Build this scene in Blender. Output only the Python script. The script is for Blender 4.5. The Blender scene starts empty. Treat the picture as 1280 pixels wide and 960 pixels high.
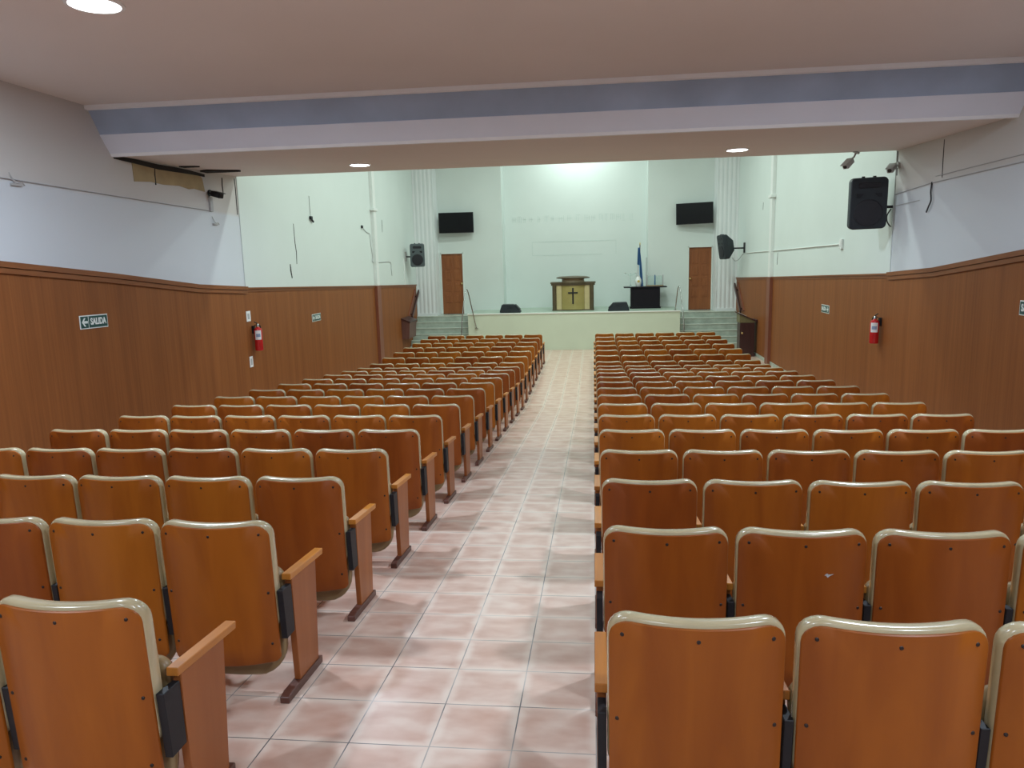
import bpy, bmesh, math, random
from mathutils import Matrix, Vector
random.seed(7)
scene = bpy.context.scene
COL = scene.collection
PI = math.pi

# ------------------------------------------------------------------ measured place
F_PX, YAW, PITCH, ROLL, CAM_Z = 925.885, 0.11202, 0.16835, 0.02576, 2.87808
SLOPE, Y_FLAT = 0.08555, 14.088
X_L, X_R = -5.85, 4.53            # side walls
X_C = (X_L + X_R) / 2
Y_REAR = -3.2
Y_SOF = 12.05                     # edge of the low ceiling
Z_CEIL, Z_NAVE = 4.75, 7.2
Y_STG, Z_STG = 23.14, 1.17
Y_SIDE, Y_BACK = 24.9, 25.6
def fl(y): return SLOPE * max(0.0, Y_FLAT - y)

# ------------------------------------------------------------------ materials
def new_mat(name):
    m = bpy.data.materials.new(name); m.use_nodes = True
    nt = m.node_tree
    return m, nt, nt.nodes['Principled BSDF']
def setin(b, **kw):
    names = dict(rough='Roughness', metal='Metallic', coat='Coat Weight', coatr='Coat Roughness', spec='Specular IOR Level',
                 trans='Transmission Weight', ior='IOR', alpha='Alpha', sheen='Sheen Weight')
    for k, v in kw.items(): b.inputs[names[k]].default_value = v
def plain(name, col, noise=0.06, scale=6.0, bump=0.0, **kw):
    m, nt, b = new_mat(name)
    tc = nt.nodes.new('ShaderNodeTexCoord'); n = nt.nodes.new('ShaderNodeTexNoise')
    n.inputs['Scale'].default_value = scale; n.inputs['Detail'].default_value = 4
    nt.links.new(tc.outputs['Object'], n.inputs['Vector'])
    r = nt.nodes.new('ShaderNodeValToRGB')
    r.color_ramp.elements[0].position = .3; r.color_ramp.elements[1].position = .7
    r.color_ramp.elements[0].color = [c*(1-noise) for c in col] + [1]
    r.color_ramp.elements[1].color = [min(1, c*(1+noise)) for c in col] + [1]
    nt.links.new(n.outputs['Fac'], r.inputs['Fac']); nt.links.new(r.outputs['Color'], b.inputs['Base Color'])
    if bump:
        bp = nt.nodes.new('ShaderNodeBump'); bp.inputs['Strength'].default_value = bump; bp.inputs['Distance'].default_value = .01
        nt.links.new(n.outputs['Fac'], bp.inputs['Height']); nt.links.new(bp.outputs['Normal'], b.inputs['Normal'])
    setin(b, **kw)
    return m
def wood(name, dark, light, grain=(30, 30, 1.6), rnd=0.0, tone=None, **kw):
    """wood grain running along z; tone: (dark factor, light factor) picked per object"""
    m, nt, b = new_mat(name)
    N, Lk = nt.nodes.new, nt.links.new
    tc = N('ShaderNodeTexCoord'); oi = N('ShaderNodeObjectInfo')
    mp = N('ShaderNodeMapping'); mp.inputs['Scale'].default_value = grain
    Lk(tc.outputs['Object'], mp.inputs['Vector'])
    ad = N('ShaderNodeVectorMath'); ad.operation = 'ADD'
    sc = N('ShaderNodeVectorMath'); sc.operation = 'SCALE'; sc.inputs[0].default_value = (41, 23, 17)
    Lk(oi.outputs['Random'], sc.inputs['Scale']); Lk(mp.outputs['Vector'], ad.inputs[0]); Lk(sc.outputs['Vector'], ad.inputs[1])
    n1 = N('ShaderNodeTexNoise'); n1.inputs['Scale'].default_value = 1.0; n1.inputs['Detail'].default_value = 6; n1.inputs['Distortion'].default_value = .6
    Lk(ad.outputs['Vector'], n1.inputs['Vector'])
    n2 = N('ShaderNodeTexNoise'); n2.inputs['Scale'].default_value = .22; n2.inputs['Detail'].default_value = 2
    Lk(ad.outputs['Vector'], n2.inputs['Vector'])
    mx = N('ShaderNodeMath'); mx.operation = 'MULTIPLY_ADD'; mx.inputs[1].default_value = .5
    hf = N('ShaderNodeMath'); hf.operation = 'MULTIPLY'; hf.inputs[1].default_value = .5
    Lk(n2.outputs['Fac'], hf.inputs[0]); Lk(n1.outputs['Fac'], mx.inputs[0]); Lk(hf.outputs[0], mx.inputs[2])
    r = N('ShaderNodeValToRGB')
    r.color_ramp.elements[0].position = .36; r.color_ramp.elements[1].position = .64
    r.color_ramp.elements[0].color = list(dark) + [1]; r.color_ramp.elements[1].color = list(light) + [1]
    Lk(mx.outputs[0], r.inputs['Fac'])
    out = r.outputs['Color']
    if tone:
        tr = N('ShaderNodeValToRGB')
        tr.color_ramp.elements[0].color = list(tone[0]) + [1]; tr.color_ramp.elements[1].color = list(tone[1]) + [1]
        Lk(oi.outputs['Random'], tr.inputs['Fac'])
        ml = N('ShaderNodeMix'); ml.data_type = 'RGBA'; ml.blend_type = 'MULTIPLY'; ml.inputs[0].default_value = 1
        Lk(out, ml.inputs[6]); Lk(tr.outputs['Color'], ml.inputs[7]); out = ml.outputs[2]
    Lk(out, b.inputs['Base Color'])
    setin(b, **kw)
    return m
def emit(name, col, s):
    m, nt, b = new_mat(name)
    b.inputs['Base Color'].default_value = list(col) + [1]
    b.inputs['Emission Color'].default_value = list(col) + [1]; b.inputs['Emission Strength'].default_value = s
    return m

def tile_floor():
    m, nt, b = new_mat('pink_floor_tile'); N, Lk = nt.nodes.new, nt.links.new
    tc = N('ShaderNodeTexCoord'); mp = N('ShaderNodeMapping'); T = .32847
    mp.inputs['Location'].default_value = (.98638 + 30*T, -2.58953 + 30*T, 0)
    Lk(tc.outputs['Object'], mp.inputs['Vector'])
    br = N('ShaderNodeTexBrick'); br.offset = 0; br.squash = 1
    br.inputs['Scale'].default_value = 1; br.inputs['Brick Width'].default_value = T; br.inputs['Row Height'].default_value = T
    br.inputs['Mortar Size'].default_value = .0028; br.inputs['Mortar Smooth'].default_value = .15; br.inputs['Bias'].default_value = 0
    br.inputs['Color1'].default_value = (0, 0, 0, 1); br.inputs['Color2'].default_value = (1, 1, 1, 1); br.inputs['Mortar'].default_value = (.5, .5, .5, 1)
    Lk(mp.outputs['Vector'], br.inputs['Vector'])
    # soft border: wider smoothed mortar gives each tile its paler rim
    br2 = N('ShaderNodeTexBrick'); br2.offset = 0; br2.squash = 1
    br2.inputs['Scale'].default_value = 1; br2.inputs['Brick Width'].default_value = T; br2.inputs['Row Height'].default_value = T
    br2.inputs['Mortar Size'].default_value = .05; br2.inputs['Mortar Smooth'].default_value = 1
    Lk(mp.outputs['Vector'], br2.inputs['Vector'])
    # pattern jumps from tile to tile: a random offset per tile
    wn = N('ShaderNodeVectorMath'); wn.operation = 'SCALE'; wn.inputs['Scale'].default_value = 9
    Lk(br.outputs['Color'], wn.inputs[0])
    ad = N('ShaderNodeVectorMath'); ad.operation = 'ADD'; Lk(tc.outputs['Object'], ad.inputs[0]); Lk(wn.outputs['Vector'], ad.inputs[1])
    st = N('ShaderNodeMapping'); st.inputs['Scale'].default_value = (1, 1.6, 1); Lk(ad.outputs['Vector'], st.inputs['Vector'])
    n = N('ShaderNodeTexNoise'); n.inputs['Scale'].default_value = 6; n.inputs['Detail'].default_value = 3; n.inputs['Roughness'].default_value = .42; n.inputs['Distortion'].default_value = .15
    Lk(st.outputs['Vector'], n.inputs['Vector'])
    sub = N('ShaderNodeMath'); sub.operation = 'MULTIPLY_ADD'; sub.inputs[1].default_value = .36
    Lk(br2.outputs['Fac'], sub.inputs[0]); Lk(n.outputs['Fac'], sub.inputs[2])
    r = N('ShaderNodeValToRGB'); e = r.color_ramp.elements
    e[0].position = .22; e[0].color = (.52, .30, .225, 1)
    r.color_ramp.interpolation = 'B_SPLINE'; e[1].position = .86; e[1].color = (.74, .61, .515, 1)
    x = e.new(.55); x.color = (.64, .445, .36, 1)
    Lk(sub.outputs[0], r.inputs['Fac'])
    n3 = N('ShaderNodeTexNoise'); n3.inputs['Scale'].default_value = 3; Lk(tc.outputs['Object'], n3.inputs['Vector'])
    r3 = N('ShaderNodeValToRGB'); r3.color_ramp.elements[0].position = .4; r3.color_ramp.elements[1].position = .62
    r3.color_ramp.elements[0].color = (.10, .095, .10, 1); r3.color_ramp.elements[1].color = (.52, .46, .42, 1)
    Lk(n3.outputs['Fac'], r3.inputs['Fac'])
    mx = N('ShaderNodeMix'); mx.data_type = 'RGBA'
    Lk(br.outputs['Fac'], mx.inputs[0]); Lk(r.outputs['Color'], mx.inputs[6]); Lk(r3.outputs['Color'], mx.inputs[7])
    Lk(mx.outputs[2], b.inputs['Base Color'])
    rr = N('ShaderNodeMapRange'); rr.inputs['To Min'].default_value = .27; rr.inputs['To Max'].default_value = .33
    Lk(n.outputs['Fac'], rr.inputs['Value']); Lk(rr.outputs['Result'], b.inputs['Roughness'])
    bp = N('ShaderNodeBump'); bp.invert = True; bp.inputs['Strength'].default_value = .25; bp.inputs['Distance'].default_value = .004
    Lk(br.outputs['Fac'], bp.inputs['Height']); Lk(bp.outputs['Normal'], b.inputs['Normal'])
    return m

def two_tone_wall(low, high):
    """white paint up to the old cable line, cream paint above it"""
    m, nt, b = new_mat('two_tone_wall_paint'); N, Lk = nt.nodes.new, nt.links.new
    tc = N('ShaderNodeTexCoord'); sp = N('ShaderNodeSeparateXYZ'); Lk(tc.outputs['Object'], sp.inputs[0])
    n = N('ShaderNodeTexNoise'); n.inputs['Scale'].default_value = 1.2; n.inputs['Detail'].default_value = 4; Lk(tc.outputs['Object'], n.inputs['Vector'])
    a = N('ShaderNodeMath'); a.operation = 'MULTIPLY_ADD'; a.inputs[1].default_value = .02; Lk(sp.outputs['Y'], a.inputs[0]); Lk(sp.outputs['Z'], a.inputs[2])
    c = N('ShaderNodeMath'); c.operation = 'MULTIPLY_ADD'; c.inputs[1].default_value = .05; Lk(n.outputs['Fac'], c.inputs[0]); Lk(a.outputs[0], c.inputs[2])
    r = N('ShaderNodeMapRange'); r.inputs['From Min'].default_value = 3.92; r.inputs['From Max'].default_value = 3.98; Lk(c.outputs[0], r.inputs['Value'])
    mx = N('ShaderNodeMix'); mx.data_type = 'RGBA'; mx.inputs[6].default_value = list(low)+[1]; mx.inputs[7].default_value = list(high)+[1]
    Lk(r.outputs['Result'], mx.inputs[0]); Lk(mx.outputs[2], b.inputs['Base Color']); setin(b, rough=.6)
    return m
M = {}
M['floor'] = tile_floor()
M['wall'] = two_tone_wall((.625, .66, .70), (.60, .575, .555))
M['nave'] = plain('pale_green_wall_paint', (.67, .735, .71), .02, 1.0, rough=.55)
M['pil'] = plain('white_pilaster_paint', (.76, .79, .80), .02, 2, rough=.5)
M['ceil'] = plain('cream_ceiling_paint', (.76, .695, .665), .02, .8, rough=.7)
M['fascia'] = plain('white_fascia_paint', (.78, .81, .91), .02, 2, rough=.6)
M['cove'] = plain('slate_blue_cove_shade', (.36, .44, .58), .12, 1.5, rough=.6)  # slate blue puts the dim light of a recessed band into the colour
M['mould'] = plain('white_moulding', (.88, .88, .90), .02, 4, rough=.5)
M['wains'] = wood('wainscot_veneer', (.205, .066, .0185), (.275, .094, .0265), (34, 34, .7), rough=.5, spec=.2)
M['wtrim'] = wood('wainscot_moulding_wood', (.20, .064, .019), (.265, .092, .028), (3, 3, 40), rough=.45, spec=.3)
M['wstrip'] = wood('reddish_wood_strip', (.19, .058, .030), (.25, .080, .042), rough=.4)
M['chair'] = wood('orange_plywood', (.272, .067, .0065), (.395, .112, .0105), (11, 11, .9), tone=((.76, .64, .8), (1.06, 1.14, .95)), rough=.42, coat=.06, coatr=.3, spec=.28)
M['arm'] = wood('armrest_wood', (.46, .165, .020), (.60, .235, .034), (40, 3, 12), tone=((.8, .72, .75), (1.05, 1.05, 1)), rough=.38, coat=.1, coatr=.25)
M['leg'] = wood('leg_panel_wood', (.29, .088, .022), (.39, .130, .034), (10, 10, 1), tone=((.8, .74, .78), (1.05, 1.05, 1)), rough=.42, spec=.35)
M['foot'] = wood('dark_foot_wood', (.085, .030, .020), (.125, .046, .03), (20, 3, 20), rough=.45)
M['vinyl'] = plain('cream_vinyl', (.47, .39, .235), .07, 9, rough=.24, coat=.5, coatr=.18)
M['seatv'] = plain('shaded_cream_vinyl', (.29, .20, .095), .08, 9, rough=.35)  # cream vinyl of the pads, darkened in colour for the shade behind the backrest
M['iron'] = plain('black_iron', (.012, .012, .015), .1, 20, rough=.5, spec=.3)
M['screw'] = plain('dark_screw', (.035, .025, .022), .1, 60, rough=.4, metal=.6)
M['bolt'] = plain('steel_bolt', (.45, .45, .46), .05, 60, rough=.35, metal=.9)
M['door'] = wood('door_wood', (.22, .066, .018), (.31, .100, .028), (12, 12, 1.2), rough=.45)
M['doorframe'] = plain('white_door_frame', (.72, .76, .72), .02, 3, rough=.5)
M['brass'] = plain('brass', (.70, .55, .25), .03, 20, rough=.3, metal=1)
M['stage'] = plain('pale_green_stage_face', (.60, .66, .52), .03, 1.4, rough=.35)
M['stagefloor'] = plain('grey_green_stage_floor', (.37, .45, .37), .06, 3, rough=.4)
M['lip'] = plain('white_stone_lip', (.80, .80, .75), .03, 5, rough=.3)
M['nosing'] = plain('pale_marble_nosing', (.56, .61, .54), .08, 8, rough=.3)
M['steps'] = plain('grey_green_marble', (.40, .46, .40), .18, 5, rough=.3)
M['black'] = plain('black_plastic', (.012, .013, .017), .08, 30, rough=.45, spec=.3)
M['charcoal'] = plain('charcoal_speaker_plastic', (.022, .028, .034), .08, 40, rough=.45, spec=.35)
M['grille'] = plain('dark_speaker_grille', (.013, .014, .020), .2, 160, bump=.3, rough=.55)
M['greyspk'] = plain('grey_speaker_plastic', (.085, .11, .12), .06, 40, rough=.45)
M['screen'] = plain('black_glass_screen', (.006, .006, .008), .02, 4, rough=.2, spec=.2)
M['gold'] = plain('olive_gold_panel', (.40, .33, .12), .06, 6, rough=.35, metal=.25)
M['paleg'] = plain('pale_gold_panel', (.56, .47, .25), .05, 6, rough=.35, metal=.2)
M['bronze'] = plain('dark_bronze_wood', (.085, .062, .032), .15, 8, rough=.35)
M['bronzemid'] = plain('brown_bronze_wood', (.30, .215, .12), .12, 8, rough=.3)
M['tableb'] = plain('black_table_lacquer', (.010, .008, .012), .1, 6, rough=.4, spec=.2)
M['chrome'] = plain('chrome', (.42, .43, .42), .02, 20, rough=.22, metal=1)
M['darkw'] = wood('dark_lectern_wood', (.040, .014, .013), (.062, .022, .020), (14, 14, 1.5), rough=.35)
M['lecttop'] = plain('olive_lectern_panel', (.17, .15, .07), .1, 9, rough=.4)
M['plum'] = wood('plum_brown_wood', (.115, .050, .040), (.16, .070, .055), (14, 14, 1.5), rough=.4)
M['red'] = plain('extinguisher_red', (.52, .012, .016), .05, 20, rough=.25, coat=.4)
M['white'] = plain('white_label', (.80, .80, .79), .03, 30, rough=.5)
M['paper'] = plain('paper', (.80, .80, .78), .03, 30, rough=.7)
M['ink'] = plain('blue_grey_print', (.25, .32, .45), .15, 60, rough=.6)
M['green'] = plain('sign_green', (.012, .068, .060), .06, 30, rough=.4)
M['signw'] = plain('sign_white', (.78, .82, .79), .02, 30, rough=.5)
M['conduit'] = plain('white_conduit', (.76, .79, .77), .02, 20, rough=.45)
M['cable'] = plain('grey_cable', (.42, .42, .43), .05, 30, rough=.6)
M['dcable'] = plain('black_cable', (.025, .025, .028), .05, 30, rough=.6)
M['bare'] = plain('bare_tan_plaster', (.40, .305, .165), .10, 5, rough=.8)
M['crack'] = plain('dark_crack', (.020, .017, .016), .1, 30, rough=.9)
M['trace'] = plain('faded_letter_trace', (.575, .665, .635), .05, 8, rough=.6)
M['navy'] = plain('navy_cloth', (.045, .13, .30), .08, 20, rough=.8)
M['sky'] = plain('sky_blue_cloth', (.22, .42, .60), .06, 20, rough=.8)
M['clothw'] = plain('white_cloth', (.75, .77, .76), .04, 20, rough=.8)
M['sun'] = plain('golden_emblem', (.55, .42, .10), .05, 40, rough=.6)
M['camw'] = plain('pale_camera_shell', (.42, .41, .40), .04, 30, rough=.4)
M['lens'] = plain('dark_lens', (.02, .02, .02), .05, 30, rough=.1)
M['lamp'] = emit('lamp_diffuser', (.93, .97, 1.0), 9)
M['lampring'] = plain('lamp_ring', (.80, .80, .80), .02, 20, rough=.4)
mg, ntg, bg = new_mat('clear_glass'); bg.inputs['Base Color'].default_value = (.82, .93, .90, 1); setin(bg, rough=.05, trans=.85, ior=1.3); M['glass'] = mg

# ------------------------------------------------------------------ mesh helpers
def link(name, bm, mats, parent=None, loc=None, smooth=False, sharp=40):
    me = bpy.data.meshes.new(name)
    bmesh.ops.recalc_face_normals(bm, faces=bm.faces[:])
    bm.to_mesh(me); bm.free()
    if not isinstance(mats, (list, tuple)): mats = [mats]
    for m in mats: me.materials.append(m)
    if smooth:
        for p in me.polygons: p.use_smooth = True
        me.set_sharp_from_angle(angle=math.radians(sharp))
    return place(name, me, parent, loc)
def place(name, me, parent=None, loc=None, rot=None):
    o = bpy.data.objects.new(name, me); COL.objects.link(o)
    if parent is not None: o.parent = parent
    if loc is not None: o.location = loc
    if rot is not None: o.rotation_euler = rot
    return o
def thing(name, label, cat, loc=(0, 0, 0), rot=(0, 0, 0), group=None):
    o = bpy.data.objects.new(name, None); COL.objects.link(o)
    o.empty_display_size = .1; o.location = loc; o.rotation_euler = rot
    return tag(o, label, cat, group)
def tag(o, label, cat, group=None):
    o['label'] = label; o['category'] = cat
    if group: o['group'] = group
    return o
def struct(o, label=None, cat=None):
    o['kind'] = 'structure'
    if label: o['label'] = label
    if cat: o['category'] = cat
    return o
def box(bm, x0, x1, y0, y1, z0, z1, bev=0, seg=2, mi=0):
    vs = [bm.verts.new((x, y, z)) for x in (x0, x1) for y in (y0, y1) for z in (z0, z1)]
    q = [(0, 1, 3, 2), (4, 6, 7, 5), (0, 4, 5, 1), (2, 3, 7, 6), (0, 2, 6, 4), (1, 5, 7, 3)]
    fs = [bm.faces.new([vs[i] for i in f]) for f in q]
    for f in fs: f.material_index = mi
    if bev:
        es = list({e for f in fs for e in f.edges})
        r = bmesh.ops.bevel(bm, geom=es, offset=bev, segments=seg, affect='EDGES', profile=.5)
        for f in r['faces']: f.material_index = mi
    return fs
def prism(bm, pts, axis, a, b, mi=0):
    """closed polygon (u, v) extruded along axis from a to b. axis x: (y,z); y: (x,z); z: (x,y)"""
    def P(u, v, w): return {'x': (w, u, v), 'y': (u, w, v), 'z': (u, v, w)}[axis]
    A = [bm.verts.new(P(u, v, a)) for u, v in pts]; B = [bm.verts.new(P(u, v, b)) for u, v in pts]
    fs = [bm.faces.new(A), bm.faces.new(B[::-1])]
    n = len(pts)
    for i in range(n): fs.append(bm.faces.new((A[i], B[i], B[(i+1) % n], A[(i+1) % n])))
    for f in fs: f.material_index = mi
    return fs
def tube(bm, path, r, n=8, mi=0, caps=True):
    path = [Vector(p) for p in path]; rings = []
    rr = r if isinstance(r, (list, tuple)) else [r]*len(path)
    up = None
    for i, p in enumerate(path):
        t = (path[min(i+1, len(path)-1)] - path[max(i-1, 0)]).normalized()
        if up is None:
            up = Vector((0, 0, 1)) if abs(t.z) < .9 else Vector((1, 0, 0))
        s = t.cross(up).normalized(); up = s.cross(t).normalized()
        rings.append([bm.verts.new(p + (s*math.cos(2*PI*k/n) + up*math.sin(2*PI*k/n))*rr[i]) for k in range(n)])
    for a, b in zip(rings, rings[1:]):
        for k in range(n):
            f = bm.faces.new((a[k], a[(k+1) % n], b[(k+1) % n], b[k])); f.material_index = mi
    if caps:
        f = bm.faces.new(rings[0][::-1]); f.material_index = mi
        f = bm.faces.new(rings[-1]); f.material_index = mi
def lathe(bm, prof, c=(0, 0), n=24, mi=0, sx=1, sy=1, a0=0, a1=2*PI, cap=True):
    """prof: [(r, z)]"""
    rings = []
    for r, z in prof:
        rings.append([bm.verts.new((c[0] + sx*r*math.cos(2*PI*k/n), c[1] + sy*r*math.sin(2*PI*k/n), z)) for k in range(n)])
    for a, b in zip(rings, rings[1:]):
        for k in range(n):
            f = bm.faces.new((a[k], a[(k+1) % n], b[(k+1) % n], b[k])); f.material_index = mi
    if cap:
        f = bm.faces.new(rings[0][::-1]); f.material_index = mi
        f = bm.faces.new(rings[-1]); f.material_index = mi
def loft(bm, rings, mi=0, cap=True):
    R = [[bm.verts.new(p) for p in ring] for ring in rings]
    n = len(R[0])
    for a, b in zip(R, R[1:]):
        for k in range(n):
            f = bm.faces.new((a[k], a[(k+1) % n], b[(k+1) % n], b[k])); f.material_index = mi
    if cap:
        for ring in (R[0][::-1], R[-1]):
            f = bm.faces.new(ring); f.material_index = mi
def smooth_path(pts, n=6):
    pts = [Vector(p) for p in pts]; out = []
    P = [pts[0]] + pts + [pts[-1]]
    for i in range(1, len(P)-2):
        for k in range(n):
            t = k/n
            out.append(.5*((2*P[i]) + (P[i+1]-P[i-1])*t + (2*P[i-1]-5*P[i]+4*P[i+1]-P[i+2])*t*t + (3*P[i]-P[i-1]-3*P[i+1]+P[i+2])*t**3))
    out.append(pts[-1]); return out
def B(): return bmesh.new()

# ------------------------------------------------------------------ room shell
bm = B(); prism(bm, [(Y_REAR, fl(Y_REAR)), (Y_FLAT, 0), (Y_BACK+.3, 0), (Y_BACK+.3, -.2), (Y_FLAT, -.2), (Y_REAR, fl(Y_REAR)-.2)], 'x', X_L-.2, X_R+.2)
struct(link('floor', bm, M['floor']))
YP = 24.2                                            # where the side walls end at the proscenium pilasters
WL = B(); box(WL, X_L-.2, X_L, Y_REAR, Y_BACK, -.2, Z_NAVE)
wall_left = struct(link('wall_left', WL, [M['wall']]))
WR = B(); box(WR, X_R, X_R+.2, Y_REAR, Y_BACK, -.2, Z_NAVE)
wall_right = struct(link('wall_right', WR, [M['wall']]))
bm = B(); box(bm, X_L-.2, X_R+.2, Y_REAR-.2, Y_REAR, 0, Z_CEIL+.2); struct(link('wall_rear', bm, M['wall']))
bm = B(); box(bm, X_L-.2, X_R+.2, Y_REAR, 8.45, Z_CEIL, Z_CEIL+.2); struct(link('ceiling', bm, M['ceil']))
# stepped beam across the hall
bm = B()
prism(bm, [(8.45, Z_CEIL), (8.655, 4.445), (8.80, 4.52), (8.60, Z_CEIL+.15), (8.45, Z_CEIL+.15)], 'x', X_L-.1, X_R+.1)
struct(link('ceiling_cove', bm, M['cove']))
bm = B()
prism(bm, [(8.64, 4.452), (8.82, 4.235), (8.98, 4.30), (8.80, 4.53)], 'x', X_L-.1, X_R+.1)
struct(link('ceiling_fascia', bm, M['fascia']))
bm = B(); prism(bm, [(8.41, Z_CEIL-.002), (8.42, Z_CEIL-.045), (8.475, Z_CEIL-.05), (8.50, Z_CEIL)], 'x', X_L, X_R); struct(link('trim_1', bm, M['mould']))
bm = B(); prism(bm, [(8.80, 4.262), (8.815, 4.222), (8.87, 4.222), (8.88, 4.262)], 'x', X_L, X_R); struct(link('trim_2', bm, M['mould']))
bm = B(); prism(bm, [(8.86, 4.25), (Y_SOF, 4.315), (Y_SOF, 4.62), (8.86, 4.60)], 'x', X_L-.1, X_R+.1); struct(link('ceiling_soffit', bm, M['ceil']))
bm = B(); box(bm, X_L-.1, X_R+.1, Y_SOF-.2, Y_SOF, 4.6, Z_NAVE); struct(link('wall_above_soffit', bm, M['nave']))
bm = B(); box(bm, X_L-.2, X_R+.2, Y_SOF-.2, Y_BACK+.2, Z_NAVE, Z_NAVE+.2); struct(link('ceiling_nave', bm, M['nave']))
# front walls
bm = B(); box(bm, -3.0, 1.77, Y_BACK, Y_BACK+.2, 0, Z_NAVE); wall_front = struct(link('wall_front', bm, M['nave']))
def side_front(x0, x1, d0, d1, nm):
    bm = B()
    for a, b_, z0, z1 in ((x0, d0, 0, Z_NAVE), (d1, x1, 0, Z_NAVE), (d0, d1, 3.10, Z_NAVE)):
        box(bm, a, b_, Y_SIDE, Y_BACK+.2, z0, z1)
    return struct(link(nm, bm, M['nave']))
side_front(X_L, -3.0, -5.12, -4.34, 'wall_front_left')
side_front(1.77, X_R, 3.06, 3.84, 'wall_front_right')

# nave facing of the side walls (green-white paint beyond the low ceiling)
for nm, x0, x1 in (('wall_nave_left', X_L-.01, X_L+.012), ('wall_nave_right', X_R-.012, X_R+.01)):
    bm = B(); box(bm, x0, x1, Y_SOF, Y_SIDE, 1.6, Z_NAVE); struct(link(nm, bm, M['nave']))

# wainscot: panelling follows the falling floor
WTOP = [(Y_REAR, 3.87), (8.50, 2.795), (10.49, 2.585), (12.0, 2.492), (19.7, 2.228), (24.2, 2.085)]
def wz(y):
    for (a, za), (b, zb) in zip(WTOP, WTOP[1:]):
        if y <= b: return za + (zb-za)*(y-a)/(b-a)
    return WTOP[-1][1]
def wainscot(side):
    x0 = X_L if side == 'left' else X_R; s = 1 if side == 'left' else -1
    yE = 24.2 if side == 'left' else 24.45
    top = [(y, wz(y)) for y in (Y_REAR, 8.5, 10.49, 12.0, 19.7, yE)]
    bot = [(yE, 0.0), (Y_FLAT, 0.0), (Y_REAR, fl(Y_REAR))]
    bm = B(); prism(bm, top + bot, 'x', x0, x0 + s*.022)
    struct(link('wainscot_'+side, bm, M['wains']))
    # two-tier cap in the low part, slim cap beyond
    bm = B()
    def strip(ya, yb, d0, d1, pr):
        ys = sorted({ya, yb} | {y for y, _ in WTOP if ya < y < yb})
        prism(bm, [(y, wz(y)-d0) for y in ys] + [(y, wz(y)-d1) for y in reversed(ys)], 'x', x0, x0 + s*pr)
    strip(Y_REAR, 12.05, -.028, .030, .060); strip(Y_REAR, 12.05, .030, .036, .030); strip(Y_REAR, 12.05, .036, .090, .045)
    strip(12.05, yE, -.012, .016, .052); strip(12.05, yE, .016, .022, .028); strip(12.05, yE, .022, .060, .034)
    struct(link('trim_' + ('3' if side == 'left' else '4'), bm, M['wtrim']))
    bm = B(); box(bm, x0, x0 + s*.10, 19.48, 19.82, 0, wz(19.7)+.01, .006)
    struct(link('trim_' + ('5' if side == 'left' else '6'), bm, M['wstrip']))
    # skirting along the flat floor
    bm = B(); box(bm, x0, x0+s*.04, Y_FLAT, 23.0, 0, .09); struct(link('baseboard_'+side, bm, M['steps']))
    # white conduit chase above the strip
    bm = B(); box(bm, x0, x0 + s*.10, 19.52, 19.74, wz(19.7)+.01, Z_NAVE, .01)
    box(bm, x0, x0 + s*.135, 19.46, 19.80, 4.20, 4.27, .008)
    struct(link('trim_' + ('7' if side == 'left' else '8'), bm, M['conduit']))
wainscot('left'); wainscot('right')

# stage platform, lip, floor, landings and stairs
SX0, SX1 = -3.95, 2.63
bm = B()
box(bm, SX0, SX1, Y_STG, Y_BACK, 0, Z_STG-.03, mi=0)
struct(link('stage_platform', bm, M['stage']))
bm = B(); box(bm, SX0-.02, SX1+.02, Y_STG-.03, Y_STG+.09, Z_STG-.03, Z_STG, .006); struct(link('trim_9', bm, M['lip']))
bm = B(); box(bm, SX0, SX1, Y_STG+.09, Y_BACK, Z_STG-.03, Z_STG-.002); struct(link('floor_stage', bm, M['stagefloor']))
def stairs(x0, x1, nm, tr):
    n, rise, run, y0 = 6, .175, .235, 22.93
    bm = B(); bn = B()
    for k in range(n):
        ya = y0 + run*k; yb = Y_SIDE
        box(bm, x0, x1, ya, (y0+run*(k+1)) if k < n-1 else yb, 0, rise*(k+1)-.02)
        box(bn, x0, x1, ya-.018, ya+.05, rise*(k+1)-.02, rise*(k+1)+.002, .004)
        if k < n: box(bm, x0, x1, ya+.05, (y0+run*(k+1)) if k < n-1 else yb, rise*(k+1)-.02, rise*(k+1)-.001)
    struct(link(nm, bm, M['steps'])); struct(link(tr, bn, M['nosing']))
stairs(X_L+.03, SX0-.002, 'stairs_left', 'trim_10'); stairs(SX1+.002, X_R-.03, 'stairs_right', 'trim_11')

# fluted pilasters at the proscenium
def pilaster(x0, x1, nm):
    bm = B(); y0 = 24.30
    z0 = 1.03
    w = x1-x0; n = 5; pts = [(x0, Y_SIDE+.02), (x0, y0)]
    for i in range(n):
        a = x0 + w*(i+.16)/n; b_ = x0 + w*(i+.84)/n
        pts += [(a, y0)] + [(a + (b_-a)*t, y0 + .016*math.sin(PI*t)) for t in (.2, .4, .6, .8)] + [(b_, y0)]
    pts += [(x1, y0), (x1, Y_SIDE+.02)]
    prism(bm, pts, 'z', z0, Z_NAVE)
    box(bm, x0-.005, x1+.005, y0-.02, Y_SIDE+.03, z0-.01, z0+.10)
    struct(link(nm, bm, M['pil']))
pilaster(-5.84, -5.16, 'trim_12'); pilaster(3.86, 4.52, 'trim_13')

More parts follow.
